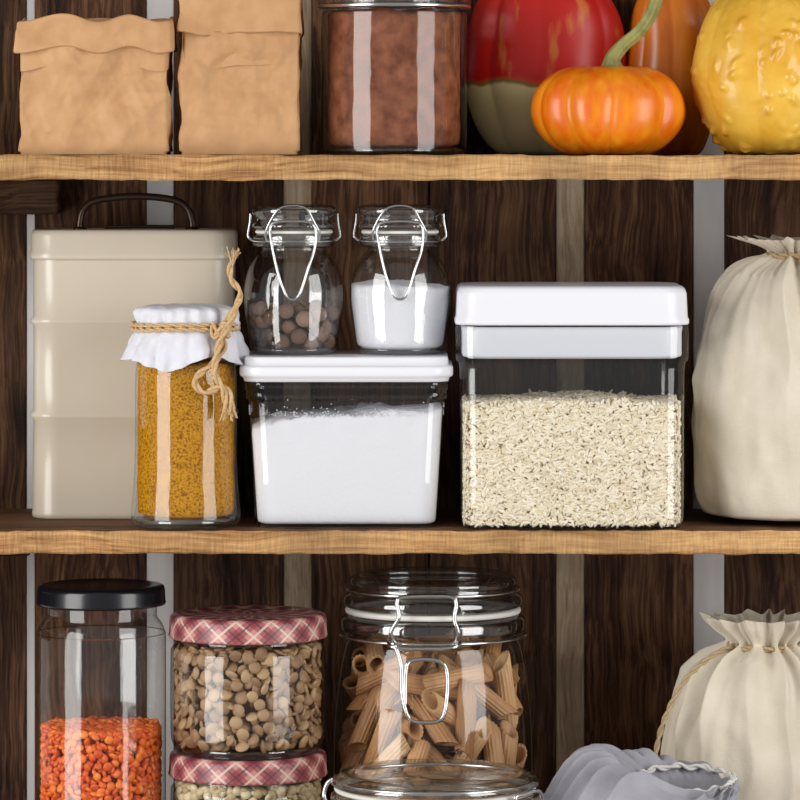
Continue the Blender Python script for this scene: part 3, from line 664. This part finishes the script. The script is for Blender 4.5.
# ------------------------------------------------------------ grains in cylinders
b2,f2_=ico(1)
def layer_pts(R,z0,z1,md):
    cell=md; g={}; out=[]; area=2*math.pi*R*(z1-z0); tries=int(area/(md*md)*9); nc=max(1,int(2*math.pi*R/cell))
    for _ in range(tries):
        s=random.uniform(0,2*math.pi*R); z=random.uniform(z0,z1); ci,cj=int(s/cell)%nc,int(z/cell); ok=True
        for a in (-1,0,1):
            for b in (-1,0,1):
                for (q,w_) in g.get(((ci+a)%nc,cj+b),()):
                    ds=abs(q-s); ds=min(ds,2*math.pi*R-ds)
                    if ds*ds+(w_-z)**2<md*md: ok=False
        if ok: g.setdefault((ci,cj),[]).append((s,z)); out.append((s/R,z))
    return out
def grains(o,name,R,z0,z1,r,flat,m,core,tilt=0.45,layers=3,md=1.45):
    T=[]
    for l in range(layers):
        RR=R-r*flat-1.0-l*r*0.75
        for a,zz_ in layer_pts(RR,z0+r*.5,z1-(1 if l else 0),r*md):
            zz_+= (zz_>z1-8)*1.5*math.sin(3*a)
            s_=random.uniform(0.86,1.1)*r
            n_=Vector((math.cos(a),math.sin(a),0))+Vector((random.gauss(0,tilt),random.gauss(0,tilt),random.gauss(0,tilt)))*(1 if l==0 else 1.6)
            n_.normalize(); Q=np.array(n_.to_track_quat('Z','Y').to_matrix())
            lim=0 if l else abs(math.sqrt(max(0,1-(n_.x*math.cos(a)+n_.y*math.sin(a))**2)))*r*0.55
            T.append((Q@np.diag([s_,s_,s_*flat]),np.array([(RR-lim)*math.cos(a),(RR-lim)*math.sin(a),zz_])))
    nt_=int(math.pi*R*R/(r*r)*1.1)
    for i in range(nt_):
        a=random.uniform(0,6.283); q=(R-r*1.3)*math.sqrt(random.random()); s_=random.uniform(0.85,1.12)*r
        T.append((np.array(Vector((random.gauss(0,.4),random.gauss(0,.4),1)).to_track_quat('Z','Y').to_matrix())@np.diag([s_,s_,s_*flat]),np.array([q*math.cos(a),q*math.sin(a),z1+random.uniform(-r*.5,r*0.4)])))
    o.mesh(name,*scatter(b2,f2_,T),m)
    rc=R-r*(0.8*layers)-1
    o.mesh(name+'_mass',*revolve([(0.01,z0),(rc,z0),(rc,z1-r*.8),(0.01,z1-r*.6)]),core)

# ------------------------------------------------------------ red lentil jar
o=O('red_lentil_jar',101,86,'bot')
z=o.z
o.mesh('glass_body',*revolve(sm([(0,4),(50,3),(58,0.3),(63,4),(65,12),(65,80),(65,z(650)),(64,z(632)),(60,z(622)),(56,z(616)),(56,z(606)),(56,z(596))],5)),G)
o.mesh('glass_base',*revolve([(0.01,0.6),(56,0.6),(61,6),(60,9),(0.01,9)]),GT)
M_blk=mat('black_metal_lid',(14,15,21),0.25,coat=0.3)
o.mesh('lid',*revolve([(56,z(604)),(62,z(604.5)),(64,z(604)),(65,z(602)),(64.4,z(600)),(64,z(590)),(63,z(586)),(60,z(584.5)),(56,z(584)),(52,z(585)),(0.01,z(585))]),M_blk)
M_red=mat('red_lentil',(226,92,30),0.5,island=[(210,76,14),(232,106,26),(244,136,50)])
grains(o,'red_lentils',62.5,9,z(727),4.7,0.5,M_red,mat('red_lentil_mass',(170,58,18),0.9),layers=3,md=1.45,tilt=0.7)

# ------------------------------------------------------------ plaid lid jars
def plaid():
    m,nt,b=newmat('plaid_lid'); L=nt.links.new; b.inputs['Roughness'].default_value=0.35
    uv=nt.nodes.new('ShaderNodeUVMap'); sep=nt.nodes.new('ShaderNodeSeparateXYZ'); L(uv.outputs[0],sep.inputs[0])
    U=nt.nodes.new('ShaderNodeMath'); U.operation='MULTIPLY'; L(sep.outputs['X'],U.inputs[0]); U.inputs[1].default_value=14
    Vv=nt.nodes.new('ShaderNodeMath'); Vv.operation='MULTIPLY'; L(sep.outputs['Y'],Vv.inputs[0]); Vv.inputs[1].default_value=1/30.
    def op(k,a,b_,):
        n=nt.nodes.new('ShaderNodeMath'); n.operation=k
        for i,q in enumerate((a,b_)):
            if q is None: continue
            if isinstance(q,(int,float)): n.inputs[i].default_value=q
            else: L(q,n.inputs[i])
        return n.outputs[0]
    def mixc(fac,a,c):
        x=nt.nodes.new('ShaderNodeMix'); x.data_type='RGBA'; L(fac,x.inputs[0])
        if isinstance(a,tuple): x.inputs[6].default_value=a
        else: L(a,x.inputs[6])
        x.inputs[7].default_value=c; return x.outputs[2]
    s1=op('FRACT',op('ADD',U.outputs[0],Vv.outputs[0]),None); s2=op('FRACT',op('SUBTRACT',U.outputs[0],Vv.outputs[0]),None)
    c=lin((196,136,130))
    for s_ in (s1,s2): 
        f=op('MULTIPLY',op('LESS_THAN',s_,0.48),0.6); c=mixc(f,c,lin((130,28,52)))
    for s_ in (s1,s2):
        d_=op('LESS_THAN',op('ABSOLUTE',op('SUBTRACT',s_,0.74),None),0.05); c=mixc(op('MULTIPLY',d_,0.7),c,lin((220,200,185)))
        d_=op('LESS_THAN',op('ABSOLUTE',op('SUBTRACT',s_,0.24),None),0.04); c=mixc(op('MULTIPLY',d_,0.7),c,lin((66,56,56)))
    L(c,b.inputs['Base Color']); return m
M_pl=plaid()
HJ=138.0
def plaid_jar(name,lv,m,core,r,flat,fill,tilt):
    o=O(name,248,92,lv)
    o.mesh('glass_body',*revolve(sm([(0,4),(58,3),(66,0.5),(72,3),(76,11),(77.5,24),(77.5,94),(76,104),(72,110),(71,114),(71,124)],5)),G)
    o.mesh('glass_base',*revolve([(0.01,0.8),(62,0.8),(69,6),(66,9),(0.01,9)]),GT)
    V,F,UV=revolve([(72,115),(77,114.5),(79,115),(79.8,116.5),(79,119),(78.5,126),(78.5,132),(77.5,136),(74,138),(70,138),(66,137),(62,HJ-2),(0.01,HJ-2)],96,None,True)
    o.mesh('plaid_lid',V,F,M_pl,uv=UV)
    grains(o,'lentils',75.5,9,fill,r,flat,m,core,tilt=tilt)
    return o
M_brl=mat('brown_lentil',(160,126,88),0.55,island=[(136,102,70),(164,130,94),(188,156,116)])
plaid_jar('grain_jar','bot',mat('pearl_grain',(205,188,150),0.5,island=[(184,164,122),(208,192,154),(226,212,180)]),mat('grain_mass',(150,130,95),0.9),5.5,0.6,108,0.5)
LV['jar2']=755-HJ*kf(92)
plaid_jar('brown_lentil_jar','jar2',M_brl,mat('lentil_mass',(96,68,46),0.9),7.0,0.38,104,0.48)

# ------------------------------------------------------------ large clip jar w/ penne
o=O('penne_jar',433,140,'bot'); z=o.z
o.mesh('glass_body',*revolve(sm([(0,4),(76,3),(88,0.5),(95,5),(99,18),(100,60),(99.5,z(740)),(97,z(700)),(93,z(670)),(88,z(645)),(84,z(636)),(84,z(632)),(90,z(628)),(91,z(622)),(90,z(616)),(84,z(612)),(82,z(610))],5),96),G)
o.mesh('glass_base',*revolve([(0.01,0.8),(84,0.8),(92,8),(88,12),(0.01,12)]),GT)
o.mesh('neck_bead',*revolve(sm([(85,z(632)),(91,z(629)),(92,z(623)),(91,z(617)),(85,z(614))],4),96),GT)
o.mesh('gasket',*revolve([(80,z(612)),(87,z(612)),(88,z(609.5)),(87,z(607)),(80,z(607))],96),M_ring)
o.mesh('glass_lid',*revolve([(0.01,z(600)),(60,z(603)),(74,z(606)),(86,z(606)),(89.5,z(604)),(90,z(600)),(89,z(595)),(84,z(591)),(82,z(588)),(82,z(584)),(83.5,z(581)),(82.5,z(577)),(78,z(574)),(72,z(573.5)),(68,z(575)),(62,z(580)),(0.01,z(581))],96),GT)
ring=[2*math.pi*i/28 for i in range(28)]
o.wire('wire_neck',[(92.5*math.cos(a),92.5*math.sin(a),z(634)) for a in ring],1.6,M_steel,closed=True)
o.wire('wire_lid_ring',[(86*math.cos(a),86*math.sin(a),z(588)) for a in ring],1.6,M_steel,closed=True)
yf=-94
o.wire('wire_upper_loop',[(-36,yf+2,z(634)),(-42,yf-4,z(622)),(-34,yf-5,z(606)),(-36,yf-3,z(592)),(-30,yf-2,z(587)),(0,yf-1,z(586)),(18,yf-2,z(587)),(22,yf-3,z(594)),(20,yf-5,z(608)),(24,yf-5,z(622)),(20,yf+2,z(634))],2.1,M_steel)
o.wire('wire_latch',[(-38,yf-5,z(634)),(-32,yf-8,z(652)),(-31,yf-10,z(680)),(-24,yf-12,z(704)),(-8,yf-13,z(708)),(8,yf-12,z(704)),(13,yf-10,z(680)),(12,yf-9,z(656)),(2,yf-8,z(648)),(-20,yf-8,z(648)),(-27,yf-10,z(656)),(-28,yf-11,z(690))],2.1,M_steel)
o.wire('wire_cross',[(-44,yf+4,z(632)),(-38,yf-5,z(636)),(-8,yf-6,z(637)),(18,yf-5,z(636)),(26,yf+2,z(632))],2.1,M_steel)
ns=16; pr=9.2; pl=37
def pring(r,end,rib=True):
    R_=[]
    for j in range(ns*4):
        q=2*math.pi*j/(ns*4); rr=r*(1+0.06*math.cos(ns*q)) if rib else r
        R_.append((rr*math.cos(q),rr*math.sin(q),end*pl+rr*math.cos(q)*0.95))
    return R_
rings=[pring(pr,-1),pring(pr,-0.33),pring(pr,0.33),pring(pr,1),pring(pr-2.4,1,False),pring(pr-2.4,-1,False),pring(pr,-1)]
pv,pf=loft(rings); pv=np.array(pv); pf=np.array(pf)
segs=np.zeros((0,6,3)); T=[]
ztopp=z(666); tt=np.linspace(-1,1,6)
def try_pen():
    global segs
    L=pl*random.uniform(0.85,1.05); a=random.uniform(0,6.283)
    if random.random()<0.6: a=random.uniform(math.pi,2*math.pi)
    q=random.random()
    zc_=random.uniform(20,ztopp+14)
    Rin=95 if zc_<z(730) else float(np.interp(zc_,[z(730),z(670),z(640)],[94,90,82]))
    rad=(Rin-pr-1) if q<0.6 else (Rin-pr)*math.sqrt(random.random())
    tilt=random.gauss(0.1,0.9); inn=random.gauss(0,0.3)
    tang=Vector((-math.sin(a),math.cos(a),0)); rd=Vector((math.cos(a),math.sin(a),0))
    dv=(tang*math.sin(tilt)+Vector((0,0,1))*math.cos(tilt)-rd*inn).normalized()
    c=rd*rad+Vector((0,0,zc_))
    dn=np.array(dv)
    pts=np.array(c)[None,:]+tt[:,None]*dn[None,:]*(L-3)
    rr=np.hypot(pts[:,0],pts[:,1])
    if rr.max()>Rin-pr+0.5:
        sh=rr.max()-(Rin-pr); c=rd*(rad-sh)+Vector((0,0,zc_)); pts=np.array(c)[None,:]+tt[:,None]*dn[None,:]*(L-3)
        if np.hypot(pts[:,0],pts[:,1]).max()>Rin-pr+1: return
    if pts[:,2].min()<18 or pts[:,2].max()>z(646): return
    if len(segs):
        dd=np.linalg.norm(segs[:,:,None,:]-pts[None,None,:,:],axis=-1).min()
        if dd<pr*2*0.72: return
    segs=np.concatenate([segs,pts[None]])
    Rm=np.array(dv.to_track_quat('Z','Y').to_matrix())@np.array(Matrix.Rotation(random.uniform(0,6.28),3,'Z'))
    T.append((Rm@np.diag([1,1,L/pl]),np.array(c)))
for att in range(38000): try_pen()
M_pen=mat('wholewheat_penne',(178,128,84),0.45,island=[(166,118,72),(194,146,98),(216,174,126)],bump=[(400,0.2,0.001)],spec=0.45)
o.mesh('penne',*scatter(pv,pf,T),M_pen)

# ------------------------------------------------------------ front squat clip jar
o=O('oat_jar',435,-78,'bot'); z=o.z
o.mesh('glass_body',*revolve(sm([(0,4),(80,3),(94,0.5),(102,5),(106,16),(107,50),(106,z(825)),(102,z(812)),(99,z(806)),(99,z(803)),(104,z(800)),(104,z(794)),(98,z(791)),(95,z(790))],5),96),G)
o.mesh('gasket',*revolve([(94,z(790)),(100,z(790)),(101,z(788)),(100,z(786)),(94,z(786))],96),M_ring)
o.mesh('glass_lid',*revolve([(0.01,z(784)),(60,z(785)),(90,z(785)),(101,z(785)),(104,z(783)),(104,z(780)),(101,z(776.5)),(97,z(775.5)),(96,z(774.5)),(95,z(772.5)),(90,z(771.5)),(84,z(772)),(80,z(774)),(72,z(778)),(0.01,z(779))],96),GT)
o.wire('wire_lid_ring',[(99*math.cos(a),99*math.sin(a),z(779)) for a in ring],1.8,M_steel,closed=True)
o.wire('wire_neck',[(107*math.cos(a),107*math.sin(a),z(806)) for a in ring],1.8,M_steel,closed=True)
o.wire('wire_latch',[(80,-66,z(806)),(84,-70,z(796)),(78,-76,z(786)),(88,-68,z(784)),(98,-58,z(782)),(104,-48,z(786)),(106,-44,z(800)),(104,-50,z(830)),(92,-66,z(850)),(80,-74,z(830)),(80,-66,z(806))],2.0,M_steel)
o.wire('wire_hinge',[(-106,0,z(806)),(-111,0,z(796)),(-108,0,z(784)),(-102,0,z(779))],2.2,M_steel)
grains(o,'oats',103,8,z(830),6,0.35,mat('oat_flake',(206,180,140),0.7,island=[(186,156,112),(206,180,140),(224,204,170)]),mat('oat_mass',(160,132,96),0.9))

# ------------------------------------------------------------ lights
def soft(name,loc,tgt,w,h,p,col=(1,1,1)):
    l=bpy.data.lights.new(name,'AREA'); l.shape='RECTANGLE'; l.size=w; l.size_y=h; l.energy=p; l.color=col
    ob=bpy.data.objects.new(name,l); ob.location=loc; ob.rotation_euler=(Vector(tgt)-Vector(loc)).to_track_quat('-Z','Y').to_euler(); sc.collection.objects.link(ob)
soft('softbox_lamp_left',(-1.08,-0.82,1.2),(0,0.05,1.05),0.72,1.3,18.5,(1,0.99,0.965))
soft('softbox_lamp_right',(1.08,-0.82,1.2),(0,0.05,1.05),0.72,1.3,14.5,(1,0.99,0.965))
w=bpy.data.worlds.new('studio'); sc.world=w; w.use_nodes=True
w.node_tree.nodes['Background'].inputs[0].default_value=(1,0.985,0.97,1); w.node_tree.nodes['Background'].inputs[1].default_value=0.3
# ------------------------------------------------------------ camera
c=bpy.data.cameras.new('camera'); c.sensor_width=36; c.lens=D/800*36; c.shift_y=-(400-HZ)/800; c.clip_start=0.05
co=bpy.data.objects.new('camera',c); co.location=(0,-D*S,ZH); co.rotation_euler=(math.pi/2,0,0); sc.collection.objects.link(co); sc.camera=co
